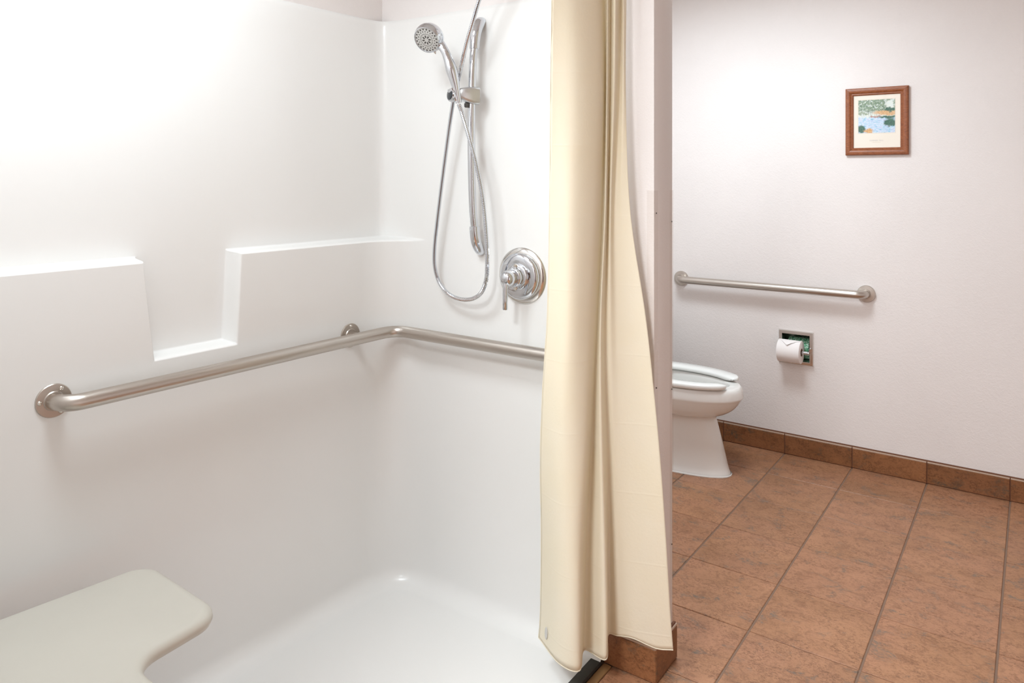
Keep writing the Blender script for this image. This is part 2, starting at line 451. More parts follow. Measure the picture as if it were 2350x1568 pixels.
b = MB().box(-1.000, PX+.0065, YF-.0065, YF, 0, BH+.004).box(PX, PX+.0065, YF, PT+.0065, 0, BH+.004)
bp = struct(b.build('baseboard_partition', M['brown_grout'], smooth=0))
skirting('baseboard_partition', [((-.998, YF, 0), (PX+.0085, YF, 0), (0, -1, 0)), ((PX, YF-.0085, 0), (PX, PT+.0085, 0), (1, 0, 0))], bp)

# ================================================================== SHOWER STALL
stall = thing('shower_stall', (-1.42, 1.1, 0), 'white moulded shower stall with stepped ledge and open soap niche', 'shower stall')
YS = 1.855             # face of the stall on the valve side
R_LOW = .150; RC = .055; ZF = .004
# plan of the lower wall in unsheared coordinates (x' = X minus shear), columns: (x', y, outward dir, depth)
ZL, ZN = 1.158, .904   # front edges of ledge and niche floor
YN0, YN1 = .982, 1.256
def shx(x, y): return x+(y-.773)*SH
xb = -1.850
cols = []
def dense(a, b, step): n = max(1, int(round((b-a)/step))); return [a+(b-a)*i/n for i in range(n)]
ys = dense(YE, YN0-.03, .05)+dense(YN0-.03, YN0+.055, .0017)+dense(YN0+.055, YN1-.045, .04)+dense(YN1-.045, YN1+.03, .0017)+dense(YN1+.03, YS-R_LOW, .05)
for y in ys: cols.append((xb, y, -1.0, 0.0, LEDGE, y))
cxa, cya = xb+R_LOW, YS-R_LOW
NA = 44
for i in range(NA+1):
    ph = (PI/2)*i/NA
    cs, sn = math.cos(ph), math.sin(ph)
    p = 9.0
    rho = ((max(cs, 0)/(R_LOW+LEDGE))**p+(max(sn, 0)/R_LOW)**p)**(-1/p)
    cols.append((cxa-cs*R_LOW, cya+sn*R_LOW, -cs, sn, max(rho-R_LOW, 0), cya+ph*R_LOW))
SXP = -1.031
for k, x in enumerate(dense(cxa+.03, SXP, .06)+[SXP]): cols.append((x, YS, 0.0, 1.0, 0.0, 99))
zs = dense(RC+ZF, ZN-.012, .06)+dense(ZN-.010, ZN+.030, .0016)+dense(ZN+.030, ZL-.012, .04)+dense(ZL-.010, ZL+.030, .0011)+dense(ZL+.03, 1.905, .06)+[1.905, 1.918, 1.924]
PROF = [(0, 0), (.002, .012), (.0045, .045), (.008, .12), (.0125, .55), (.0165, .90), (.0195, .975), (.024, 1.0)]
PROF = [(a_*.56, g_) for a_, g_ in PROF]
def G(d):
    if d <= 0: return 0.0
    for (a, ga), (c, gc) in zip(PROF, PROF[1:]):
        if d <= c: return ga+(gc-ga)*(d-a)/(c-a)
    return 1.0
verts = []
b = MB()
grid = []
for (x, y, nx, ny, dep, s) in cols:
    colv = []
    fade = lambda c_: min(1.0, max(0.0, (.125-abs(s-c_))/.09))
    kdr = .112*fade(YN0)-.052*fade(YN1) if s < 50 else 0.0
    y += kdr*(ZL-ZN)
    # pan floor -> cove
    for k in range(9):
        a = PI/2*k/8
        rc_ = RC if s < 50 or x < -1.0311 else RC
        inn = rc_*(1-math.sin(a)); z = ZF+rc_*(1-math.cos(a))
        px_, py_ = x-nx*inn, y-ny*inn
        colv.append(Vector((shx(px_, py_), py_, z)))
    y -= kdr*(ZL-ZN)
    for z in zs[1:]:
        d = max(z-ZL, min(s-.979, 1.259-s, z-ZN)) if s < 50 else -1
        off = dep*G(d) if s < 50 else 0
        if z > 1.91: off += {1.918: .004, 1.924: .012}.get(round(z, 3), 0) if s < 50 or True else 0
        px_, py_ = x+nx*off, y+kdr*min(max(ZL-z, 0), ZL-ZN)+ny*off
        colv.append(Vector((shx(px_, py_), py_, z)))
    grid.append(colv)
n = len(grid[0]); 
vs = [p for c in grid for p in c]; fs = []
for i in range(len(grid)-1):
    for j in range(n-1): fs.append((i*n+j, (i+1)*n+j, (i+1)*n+j+1, i*n+j+1))
b.add(vs, fs)
b.build('wall_panel', M['acrylic'], stall, smooth=70)
# pan floor
poly = [c[0] for c in grid]
poly = [Vector((min(p.x, -1.029), p.y, p.z)) for p in poly]+[Vector((-1.029, YE, ZF))]
b = MB(); b.add(poly, [tuple(range(len(poly)))]); b.build('shower_pan', M['acrylic'], stall, smooth=0)
# moulded return of the stall at its open edge
MB().box(SXP-.004, SX, YS-.001, YF, BH+.006, 1.924).build('edge_flange', M['acrylic'], stall, smooth=30, bevel=.003)
# dark threshold strip and caulk line
tr = MB().box(-1.030, -.999, YE, 1.838, ZF-.002, .014).build('trim_1', M['rubber'], smooth=30, bevel=.002); struct(tr)
tr = MB().box(-.9985, -.9735, YE, 1.850, -.004, .0035).build('trim_2', M['caulk'], smooth=30, bevel=.003); struct(tr)

# ================================================================== GRAB BARS
def flange(mb, c, n, r=.039):
    mb.lathe([(0, -.001), (r, -.001), (r, .0025), (r-.0015, .004), (.0225, .0045), (.0205, .007), (0, .007)], c, n, 40)
def grab_screws(root, c, n, angs, r=.030):
    u = Vector((0, 0, 1)); w = Vector(n).cross(u)
    for a in angs:
        p = Vector(c)+(u*math.cos(a)+w*math.sin(a))*r
        MB().lathe([(.0055, .003), (.0055, .0045), (.0042, .0065), (.002, .0078), (0, .008)], p, n, 12).build('screw', M['screw'], root)
nb = Vector((1, -SH, 0)).normalized()
SO = .060
zb = .861
w1 = Vector((xw(.773), .773, zb)); w2 = Vector((xw(1.652), 1.652, zb))
gb = thing('grab_bar', (w1.x, 1.2, zb), 'long L-shaped brushed steel grab bar running round the shower corner', 'grab bar')
cy = YS-SO
corner = Vector((xw(cy)+SO, cy, zb))
pth = fillet([w1, w1+nb*SO, corner, Vector((-1.075, cy, zb)), Vector((-1.075, YS, zb))], [.042, .055, .042], 10)
def resample(P, step):
    out = [P[0]]
    for a, c in zip(P, P[1:]):
        n_ = max(1, int((c-a).length/step)); out += [a+(c-a)*k/n_ for k in range(1, n_+1)]
    return out
MB().tube(resample(pth, .08), .0190, 24).build('bar', M['steel'], gb)
m = MB(); flange(m, w1, nb); f1 = m.build('flange', M['steel'], gb)
grab_screws(f1, w1, nb, [math.radians(a) for a in (-32, 88, 208)])
m = MB(); flange(m, w2, nb); f2 = m.build('flange', M['steel'], gb)
grab_screws(f2, w2, nb, [math.radians(a) for a in (0, 120, 240)])
MB().tube([w2, w2+nb*.02, w2+nb*SO], .0125, 20).build('bracket_post', M['steel'], gb)
w3 = Vector((-1.075, YS, zb)); m = MB(); flange(m, w3, (0, -1, 0)); m.build('flange', M['steel'], gb)
# bar beside the toilet
za = .829
a1, a2 = Vector((-1.567, YP, za)), Vector((-.652, YP, za))
g2 = thing('grab_bar', (-1.11, YP, za), 'straight horizontal brushed steel grab bar above the paper holder', 'grab bar')
out = Vector((0, -.060, 0))
MB().tube(resample(fillet([a1, a1+out, a2+out, a2], .040, 10), .08), .0190, 24).build('bar', M['steel'], g2)
for c in (a1, a2):
    MB().lathe([(0, 0), (.0395, 0), (.0395, .009), (.037, .0125), (.0225, .0135), (.0205, .016), (0, .016)], c, (0, -1, 0), 40).build('flange_cover', M['steel'], g2)

# ================================================================== VALVE
vc = onY(1199, 633, YS); vc.y = YS
vt = thing('shower_valve', vc, 'round chrome shower valve plate with single lever handle', 'shower valve')
nY = Vector((0, -1, 0))
MB().lathe([(0, 0), (.086, 0), (.0865, .002), (.084, .005), (.074, .009), (.070, .0100)], vc, nY, 64).build('escutcheon', M['chrome_worn'], vt)
MB().lathe([(.070, .0095), (.0705, .019), (.069, .022), (.060, .0265), (.048, .0275), (0, .028)], vc, nY, 64).build('dome_plate', M['chrome'], vt)
hub = MB().lathe([(.040, .026), (.040, .034), (.038, .036), (.029, .037), (.029, .050), (.027, .053), (.024, .054), (.024, .072), (.0235, .080), (.020, .089), (.013, .095), (0, .097)], vc, nY, 40).build('hub', M['chrome'], vt)
for s_ in (1, -1):
    MB().lathe([(.006, .034), (.006, .039), (.004, .041), (0, .041)], vc+Vector((0, 0, .034*s_)), nY, 14).build('screw', M['screw'], hub)
MB().lathe([(.0245, .070), (.0250, .0705), (.0250, .074), (.0245, .0745)], vc, nY, 40).build('trim_ring', M['chrome_worn'], hub)
lv = vc+Vector((0, -.082, 0))
MB().tube([lv, lv+Vector((0, -.004, -.014)), lv+Vector((0, -.007, -.03)), lv+Vector((0, -.008, -.060)), lv+Vector((0, -.008, -.089)), lv+Vector((0, -.008, -.091))],
          lambda i: [.011, .0095, .0082, .0078, .0078, .0068][i], 20).build('lever', M['chrome'], vt)

# ================================================================== SLIDE RAIL, HAND SHOWER, HOSE
XRL = -1.436
zt, zbm = 1.868, 1.152
rail = thing('slide_rail', (XRL, YS, zbm), 'bowed chrome slide rail with tapered end brackets on the valve wall', 'shower rail')
pr = crom([(XRL, YS-.040, 1.790), (XRL, YS-.050, 1.72), (XRL, YS-.056, 1.50), (XRL, YS-.050, 1.30), (XRL, YS-.038, 1.205)], 8)
MB().tube(pr, .0120, 24).build('bar', M['chrome'], rail)
def bracket(P, R, name):
    pts = crom(P, 6); rr = crom([(r, 0, 0) for r in R], 6)
    MB().tube(pts, lambda i: max(rr[i].x, .001), 24).build(name, M['chrome'], rail)
bracket([(XRL, YS-.040, 1.778), (XRL, YS-.039, 1.800), (XRL, YS-.032, 1.835), (XRL, YS-.016, 1.862), (XRL, YS-.001, 1.872)], [.0160, .0165, .0185, .018, .014], 'top_bracket')
bracket([(XRL, YS-.040, 1.222), (XRL, YS-.039, 1.204), (XRL, YS-.032, 1.172), (XRL, YS-.016, 1.146), (XRL, YS-.001, 1.137)], [.0160, .0162, .0165, .0145, .010], 'bottom_bracket')
# sliding holder
zh = 1.636
holder = tag(thing('shower_holder', (XRL, YS-.056, zh), 'chrome sliding holder clamped on the shower rail', 'holder'))
sock = onY(1043, 216, 1.752)
rp = Vector((XRL, YS-.056, zh))
dirh = Vector((sock.x-rp.x, sock.y-rp.y, 0)); hd = dirh.normalized(); hl = dirh.length
side = Vector((-hd.y, hd.x, 0)); upv = Vector((0, 0, 1))
rs = []
for t, wv, hu, hdn in ((-.026, .014, .018, .030), (-.022, .020, .021, .034), (0, .0215, .022, .034), (.020, .020, .020, .028), (.036, .017, .016, .020), (.044, .012, .012, .014)):
    c = rp+hd*t; ring = []
    for j in range(20):
        a = 2*PI*j/20; ca, sa = math.cos(a), math.sin(a)
        e = .55
        xx = math.copysign(abs(ca)**e, ca)*wv; zz = math.copysign(abs(sa)**e, sa)*(hu if sa > 0 else hdn)
        ring.append(c+side*xx+upv*zz)
    rs.append(ring)
MB().rings(rs).build('clamp_body', M['satin_chrome'], holder, smooth=50)
MB().lathe([(0, 0), (.009, 0), (.009, -.010), (.007, -.013), (0, -.013)], rp+hd*.014+Vector((0, 0, -.030)), (0, 0, 1), 16).build('clamp_knob', M['nozzle'], holder)
# socket ring with smoked lens
haxis = (onY(1012, 108, 1.722)-onY(1052, 234, 1.755)).normalized()
MB().lathe([(.0125, -.021), (.0135, -.022), (.0150, -.018), (.0172, .014), (.0175, .018), (.0155, .019), (.0145, .016), (.0125, -.021)], sock, haxis, 28).build('socket_ring', M['chrome'], holder)
ln = onY(1035.5, 218, 1.744); lax = Vector((-.36, -.92, .05))
MB().lathe([(0, -.012), (.014, -.010), (.0205, -.003), (.0212, .002), (.0190, .005), (.0165, .0052)], ln, lax, 28).build('pivot_cap', M['chrome'], holder)
MB().lathe([(.0168, .0045), (.0155, .0070), (.009, .0086), (0, .009)], ln, lax, 24).build('lens', M['lens_black'], holder)

# hand shower
right = Vector((.8147, .5799, 0)); 
hc = onY(980, 91, 1.690)                     # centre of the spray face
vd = (hc-O3).normalized()
fn = (-vd*.76-right*.46-Vector((0, 0, 1))*.42).normalized()
hs = thing('hand_shower', sock, 'chrome hand shower with round spray face and curved handle in its holder', 'hand shower')
hd_ = MB().lathe([(0, -.050), (.018, -.049), (.032, -.043), (.042, -.032), (.0465, -.020), (.0470, -.012), (.0455, -.004), (.0435, .001), (.0425, .004), (.0405, .0045), (.0400, .002)], hc, fn, 48).build('head', M['chrome'], hs)
fc = MB().lathe([(0, .0035), (.034, .003), (.0402, .0018)], hc, fn, 48).build('spray_face', M['face_grey'], hd_)
# nozzles: petals, dots and outer ring joined as one part of the face
u = (Vector((0, 0, 1))-fn*fn.z).normalized(); w = fn.cross(u)
m = MB()
def oval(r, a, la, lb, h=.0009, seg=8):
    rd = u*math.cos(a)+w*math.sin(a); tg = -u*math.sin(a)+w*math.cos(a)
    c = hc+rd*r+fn*.0030
    top = [c+fn*h+(rd*math.cos(2*PI*j/seg)*la+tg*math.sin(2*PI*j/seg)*lb)*.75 for j in range(seg)]
    bot = [c-fn*.001+rd*math.cos(2*PI*j/seg)*la+tg*math.sin(2*PI*j/seg)*lb for j in range(seg)]
    m.rings([bot, top], cap0=False)
for k in range(8): oval(.0108, 2*PI*k/8, .0058, .0029)
for k in range(24): oval(.0198, 2*PI*k/24+.1, .0016, .0016)
for k in range(20): oval(.0276, 2*PI*k/20+.15, .0027, .0014)
for k in range(20): oval(.0345, 2*PI*k/20, .0029, .0029)
nz = m.build('spray_nozzles', M['nozzle'], hd_); nz['kind'] = 'stuff'
# mode tab under the head
tb = hc-u*.040+w*(-.010)-fn*.004
if (tb-hc).z > 0: tb = hc+u*.040
MB().tube([tb, tb+Vector((0, 0, -.004))+right*.002, tb+Vector((0, 0, -.010))+right*.004], lambda i: [.0055, .0045, .0015][i], 12).build('mode_tab', M['chrome_worn'], hd_)
hp = crom([hc-fn*.026+right*.018-Vector((0, 0, .012)), onY(1018, 112, 1.722), onY(1028, 134, 1.730), onY(1036.5, 161, 1.738), onY(1043.5, 188, 1.746), onY(1047, 205, 1.750), onY(1051, 228, 1.755), onY(1053, 237, 1.757)], 6)
hr = crom([(r_, 0, 0) for r_ in (.018, .0135, .0145, .0178, .0142, .0118, .0105, .0100)], 6)
MB().tube(hp, lambda i: hr[i].x, 24).build('handle', M['chrome'], hs)
# hose
arm_end = Vector((-1.325, 1.735, 1.985))
hose_px = [(1100, 0, 1.738), (1088, 40, 1.742), (1072, 95, 1.752), (1059, 150, 1.768), (1049, 195, 1.784), (1038, 245, 1.790), (1022, 360, 1.800), (1008, 470, 1.806), (998, 560, 1.81), (997.5, 610, 1.81), (1009, 650, 1.812),
           (1034, 678, 1.812), (1070, 688, 1.806), (1100, 677, 1.796), (1115, 645, 1.786), (1118, 600, 1.78), (1116, 540, 1.774), (1107, 450, 1.766), (1091, 370, 1.756), (1075, 310, 1.750), (1060, 260, 1.752), (1053, 240, 1.755)]
hp = [arm_end, arm_end+Vector((-.003, .002, -.035))]+[onY(x, y, Y) for x, y, Y in hose_px]
hp = crom(hp, 14)
# resample evenly: 6 rings per rib
def even(P, step):
    out = [P[0]]; acc = 0.0
    for a, c in zip(P, P[1:]):
        L = (c-a).length; pos = step-acc
        while pos <= L: out.append(a+(c-a)*(pos/L)); pos += step
        acc = L-(pos-step)
    return out
PITCH = .0054
hp = even(hp, PITCH/4)
hose = tag(MB().tube(hp, lambda i: [.0070, .0070, .0054, .0054][i % 4], 10).build('shower_hose', M['chrome'], smooth=25), 'ribbed metal shower hose hanging in a loop', 'hose')
arm = thing('supply_pipe', (arm_end.x, YS, 2.06), 'chrome supply pipe above the top of the stall feeding the hose', 'water pipe')
MB().tube(fillet([(arm_end.x, YF, 2.06), (arm_end.x, YF-.06, 2.06), arm_end+Vector((0, .012, .025)), arm_end], .03, 6), .0105, 16).build('pipe', M['chrome'], arm)
MB().lathe([(0, 0), (.03, 0), (.029, .004), (.013, .010), (0, .010)], (arm_end.x, YF, 2.06), nY, 28).build('wall_flange', M['chrome'], arm)
MB().lathe([(0, -.012), (.0125, -.012), (.0125, .012), (0, .012)], arm_end, (0, 0, 1), 8).build('hose_nut', M['chrome'], arm)

# ================================================================== SHOWER BENCH SEAT
zs_ = .462; th_ = .034
def seat_pt(x, y): return onZ(x, y, zs_-.008)
# plan outline (metres), long leg along the back wall, deep part at the end wall
outl = [(-1.795, YE+.004), (-1.725, .930), (-1.405, .918), (-1.392, .722), (-.93-.09, .712), (-1.02, YE+.004)]
rad = [.012, .060, .062, .055, .05, .012]
def round_poly(P, R, n=8):
    out = []; N = len(P)
    for i in range(N):
        p = Vector((*P[i], 0)); a = Vector((*P[i-1], 0))-p; c = Vector((*P[(i+1) % N], 0))-p
        a.normalize(); c.normalize(); ang = a.angle(c); r = R[i]
        d = r/math.tan(ang/2); ctr = p+(a+c).normalized()*(r/math.sin(ang/2))
        s0, s1 = p+a*d-ctr, p+c*d-ctr; tot = s0.angle(s1)
        for k in range(n+1):
            t = k/n; out.append(ctr+(s0*math.sin((1-t)*tot)+s1*math.sin(t*tot))/math.sin(tot))
    return out
base = round_poly(outl, rad)
def inset(P, d):
    out = []; N = len(P)
    for i in range(N):
        t = (P[(i+1) % N]-P[i-1]).normalized(); nn = Vector((t.y, -t.x, 0)); out.append(P[i]+nn*d)
    return out
area = sum(base[i].x*base[(i+1) % len(base)].y-base[(i+1) % len(base)].x*base[i].y for i in range(len(base)))
sg = -1 if area > 0 else 1
rs = []
for d, z in ((.030, zs_-th_), (.012, zs_-th_+.001), (.004, zs_-th_+.006), (.0, zs_-th_+.015), (.001, zs_-.012), (.005, zs_-.006), (.012, zs_-.002), (.022, zs_)):
    rs.append([p+Vector((0, 0, z)) for p in inset(base, d*sg)])
bench = thing('bench_seat', (-1.45, YE, 0), 'cream L-shaped fold-down shower bench with rounded corners', 'shower seat')
MB().rings(rs).build('seat_board', M['bench'], bench, smooth=60)
for xx in (-1.60, -1.15):
    MB().tube(fillet([(xx, YE+.003, .20), (xx, YE+.04, .20), (xx, YE+.28, zs_-th_-.012), (xx, YE+.02, zs_-th_-.012)], .015, 5), .011, 12).build('support_bracket', M['steel'], bench)

# ================================================================== CURTAIN
LV = [-165, 0, 220, 480, 720, 880, 1050, 1230, 1400]
CPX = [
 [1267, 1266, 1263, 1261, 1256, 1246, 1240, 1242, 1240, 1236],
 [1318, 1320, 1322, 1312, 1305, 1297, 1290, 1287, 1285, 1282],
 [1366, 1368, 1372, 1362, 1350, 1345, 1340, 1331, 1329, 1329],
 [1388, 1388, 1388, 1382, 1371, 1363, 1356, 1348, 1343, 1341],
 [1394, 1394, 1393, 1389, 1379, 1378, 1381, 1386, 1390, 1390],
 [1401, 1401, 1399, 1394, 1388, 1389, 1394, 1395, 1395, 1395],
 [1412, 1412, 1409, 1401, 1400, 1403, 1412, 1415, 1416, 1417],
 [1423, 1423, 1420, 1410, 1416, 1422, 1435, 1445, 1450, 1452],
 [1430, 1431, 1430, 1428, 1450, 1465, 1480, 1490, 1500, 1505],
 [1437, 1437, 1436, 1446, 1481, 1499, 1515, 1528, 1538, 1545]]
HEM = [1463, 1522, 1540, 1492, 1514, 1458, 1459, 1465, 1488, 1492]
TT = [1.87, 1.900, 1.945, 1.988, 1.968, 1.992, 1.970, 2.012, 2.002, 2.020]
TM = [1.955, 1.910, 1.938, 1.992, 1.974, 2.006, 2.000, 2.006, 1.998, 1.982]
TB = [2.060, 1.950, 1.922, 2.008, 1.962, 2.040, 2.028, 2.006, 1.988, 1.978]
rows = []
for li in range(len(LV)+1):
    row = []
    for c in range(10):
        y = LV[li] if li < len(LV) else HEM[c]
        f = (y+165)/(1470+165); f = min(max(f, 0), 1)
        if f < .58: k = f/.58; t = TT[c]*(1-k)+TM[c]*k
        else: k = (f-.58)/.42; t = TM[c]*(1-k)+TB[c]*k
        row.append(atT(CPX[c][li], y, t))
    rows.append(row)
rr = [crom(r, 10) for r in rows]
NC = len(rr[0])
full = [crom([rr[l][j] for l in range(len(rr))], 9) for j in range(NC)]
ctn = thing('shower_curtain', (-1.0, 1.72, 0), 'cream vinyl shower curtain gathered in folds beside the partition', 'shower curtain')
b = MB(); NR = len(full[0])
b.add([p for c in full for p in c], [(i*NR+j, (i+1)*NR+j, (i+1)*NR+j+1, i*NR+j+1) for i in range(NC-1) for j in range(NR-1)])
sheet = b.build('sheet', M['curtain'], ctn, smooth=80)
sm = sheet.modifiers.new('thickness', 'SOLIDIFY'); sm.thickness = .0016; sm.offset = 0
# stitched side hem down the free edge, bottom hem, and the magnet sewn in the corner
edge = [full[0][j] for j in range(NR)]
MB().tube(edge, lambda i: .0014+.0006*math.sin(i*1.7)*math.sin(i*.6), 6).build('side_hem', M['curtain'], sheet)
MB().tube([full[i][-1] for i in range(NC)], .0018, 6).build('bottom_hem', M['curtain'], sheet)
mg = full[4][-5]; mgn = (full[8][-5]-full[0][-5]).cross(full[4][-9]-full[4][-1]).normalized()
if mgn.dot(O3-mg) < 0: mgn = -mgn
m = MB(); uu = (full[4][-9]-full[4][-1]).normalized(); ww = mgn.cross(uu)
ringA = [mg+mgn*.0015+(uu*math.cos(2*PI*j/20)*.017+ww*math.sin(2*PI*j/20)*.0075) for j in range(20)]
ringB = [p+mgn*.0022 for p in ringA]
m.rings([ringA, ringB]); m.build('hem_magnet', M['curtain_hem'], sheet)
# rod and rings above the frame
zr = 2.078; xr = -.957
rod = thing('curtain_rod', (xr, 1.1, zr), 'chrome shower curtain rod across the stall opening above the frame', 'curtain rod')
MB().tube([(xr, YE-.02, zr), (xr, 1.0, zr), (xr, YF, zr)], .0125, 20).build('pole', M['chrome'], rod)
MB().lathe([(0, 0), (.03, 0), (.028, .006), (.016, .014), (0, .014)], (xr, YF, zr), nY, 28).build('end_flange', M['chrome'], rod)
for k, q in enumerate((1.60, 1.68, 1.74, 1.785, 1.815)):
    pts = [(xr+.024*math.cos(2*PI*j/20), q, zr-.009+.027*math.sin(2*PI*j/20)) for j in range(21)]
    tag(MB().tube(pts, .0016, 8).build('curtain_ring', M['chrome']), 'thin chrome curtain ring hooked over the shower rod', 'curtain ring', 'rings on the shower curtain rod')

# ================================================================== CORNER GUARDS ON THE PARTITION
for nm, y_, sgn, lab in (('a', YF, 1, 'clear plastic corner guard on the partition edge beside the curtain'), ('b', PT, -1, 'clear plastic corner guard on the partition edge towards the toilet')):
    gd = thing('corner_guard', (PX, y_, .105), lab, 'corner guard')
    t_ = .0016; L_ = .0205; ztop = 1.340
    o1 = .0004
    m = MB()
    ya, yb = sorted((y_-sgn*(o1+t_), y_+sgn*L_))
    m.box(PX+o1, PX+o1+t_, ya, yb, .105, ztop)
    ya, yb = sorted((y_-sgn*o1, y_-sgn*(o1+t_)))
    m.box(PX-L_, PX+o1+t_, ya, yb, .105, ztop)
    m.build('angle', M['guard'], gd, smooth=0)
    for zz in ((1.278, .80, .35) if sgn > 0 else (1.25, .772, .33)):
        MB().lathe([(.0022, 0), (.0022, .0004), (.0014, .0010), (0, .0012)], (PX+o1+t_, y_+sgn*.010, zz), (1, 0, 0), 10).build('screw', M['dark_metal'], gd)

# ================================================================== PICTURE
fx0, fx1, fz0, fz1 = -.7405, -.4745, 1.479, 1.793
pic = thing('picture', ((fx0+fx1)/2, YP, fz0), 'small framed river landscape print with brown wooden frame', 'picture')
FW = .0345
prof = [(0, 0), (0, .014), (.004, .0185), (.012, .020), (.020, .0175), (.026, .012), (.030, .0125), (.0335, .010), (.0345, .006), (.0345, 0)]   # inward, proud of wall
corners = [(fx0, fz0, 1, 1), (fx1, fz0, -1, 1), (fx1, fz1, -1, -1), (fx0, fz1, 1, -1)]
for i in range(4):
    a, c = corners[i], corners[(i+1) % 4]
    ra = [Vector((a[0]+a[2]*q, YP-.001-h, a[1]+a[3]*q)) for q, h in prof]
    rb = [Vector((c[0]+c[2]*q, YP-.001-h, c[1]+c[3]*q)) for q, h in prof]
    g = .0003; dv = (rb[0]-ra[0]).normalized()*g
    m = MB(); m.rings([[p+dv for p in ra], [p-dv for p in rb]]); m.build('frame_rail', M['wood'], pic, smooth=35)
ix0, ix1, iz0, iz1 = fx0+.034, fx1-.034, fz0+.034, fz1-.034
mat_ = MB().box(ix0, ix1, YP-.006, YP-.002, iz0, iz1).build('mat_board', M['mat_board'], pic, smooth=0)
def rect(name, x0, x1, z0, z1, y, mat, parent):
    m = MB(); m.add([(x0, y, z0), (x1, y, z0), (x1, y, z1), (x0, y, z1)], [(0, 1, 2, 3)])
    o = m.build(name, mat, parent, smooth=0)
    uvl = o.data.uv_layers.new(name='UVMap')
    co = [(v.co.x, v.co.z) for v in o.data.vertices]
    xs = [c[0] for c in co]; zz = [c[1] for c in co]
    for lp in o.data.loops:
        x, z = co[lp.vertex_index]; uvl.data[lp.index].uv = ((x-min(xs))/(max(xs)-min(xs)), (z-min(zz))/(max(zz)-min(zz)))
    return o
px0, px1 = onY(1970.5, 260, YP).x, onY(2054.5, 260, YP).x
pz1 = onY(2012, 229, YP).z; pz0 = onY(2012, 305, YP).z
e = .0026
rect('print_border', px0-e, px1+e, pz0-e, pz1+e, YP-.0062, M['print_line'], mat_)
rect('print_margin', px0-e+.0006, px1+e-.0006, pz0-e+.0006, pz1+e-.0006, YP-.0063, M['mat_board'], mat_)
rect('painting', px0, px1, pz0, pz1, YP-.0064, M['painting'], mat_)
tcv = bpy.data.curves.new('caption', 'FONT'); tcv.body = 'SUMMER FALL'; tcv.size = .0085; tcv.align_x = 'CENTER'; tcv.extrude = .00005; tcv.space_character = 1.15
to = bpy.data.objects.new('caption', tcv); COL.objects.link(to)
cz = onY(2011, 322.5, YP).z
to.rotation_euler = (PI/2, 0, 0); to.location = Vector(((px0+px1)/2, YP-.0064, cz-.003))-ORG[mat_.name]; to.parent = mat_
bpy.context.view_layer.update()
me_ = bpy.data.meshes.new_from_object(to); loc_ = to.location.copy(); bpy.data.objects.remove(to); me_.materials.clear(); me_.materials.append(M['ink'])
to = bpy.data.objects.new('caption', me_); COL.objects.link(to); to.rotation_euler = (PI/2, 0, 0); to.location = loc_; to.parent = mat_
rect('caption_line', (px0+px1)/2-.018, (px0+px1)/2+.018, cz-.0088, cz-.0080, YP-.0063, M['print_line'], mat_)
gk = NT('picture_glazing')
gl_t = gk.n('ShaderNodeBsdfTransparent'); gl_g = gk.n('ShaderNodeBsdfGlossy'); gl_g.inputs['Roughness'].default_value = .05
gx = gk.n('ShaderNodeMixShader'); gx.inputs[0].default_value = .03
gk.l(gl_t.outputs[0], gx.inputs[1]); gk.l(gl_g.outputs[0], gx.inputs[2]); gk.l(gx.outputs[0], gk.out.inputs[0])
MB().box(ix0, ix1, YP-.0082, YP-.0072, iz0, iz1).build('glass', gk.m, pic, smooth=0)

# ================================================================== PAPER HOLDER
hx0, hx1, hz0, hz1 = -1.053, -.887, .452, .617
hcx, hcz = (hx0+hx1)/2, (hz0+hz1)/2
ph = thing('paper_holder', (hcx, YP, hz0), 'recessed chrome toilet paper holder set in the wall', 'paper holder')
def frame_ring(x0, x1, z0, z1, prof, name, mat, parent):
    cs = [(x0, z0, 1, 1), (x1, z0, -1, 1), (x1, z1, -1, -1), (x0, z1, 1, -1)]
    rings = [[Vector((c[0]+c[2]*q, YP-h, c[1]+c[3]*q)) for q, h in prof] for c in cs]
    m = MB(); m.rings(rings, loop=True); return m.build(name, mat, parent, smooth=30)
frame_ring(hx0, hx1, hz0, hz1, [(0, 0), (.0005, .004), (.003, .008), (.014, .0095), (.0175, .009), (.0185, .004), (.0185, -.0005), (.010, -.0005)], 'frame', M['chrome_worn'], ph)
# recess: cut shows as a box set in the wall
q = .0185; D = .117
rx0, rx1, rz0, rz1 = hx0+q, hx1-q, hz0+q, hz1-q
m = MB()
m.add([(rx0, YP-.004, rz0), (rx1, YP-.004, rz0), (rx1, YP-.004, rz1), (rx0, YP-.004, rz1), (rx0, YP+D, rz0), (rx1, YP+D, rz0), (rx1, YP+D, rz1), (rx0, YP+D, rz1)],
      [(0, 1, 5, 4), (1, 2, 6, 5), (2, 3, 7, 6), (3, 0, 4, 7), (4, 5, 6, 7)])
m.build('recess_box', M['chrome_worn'], ph, smooth=0)
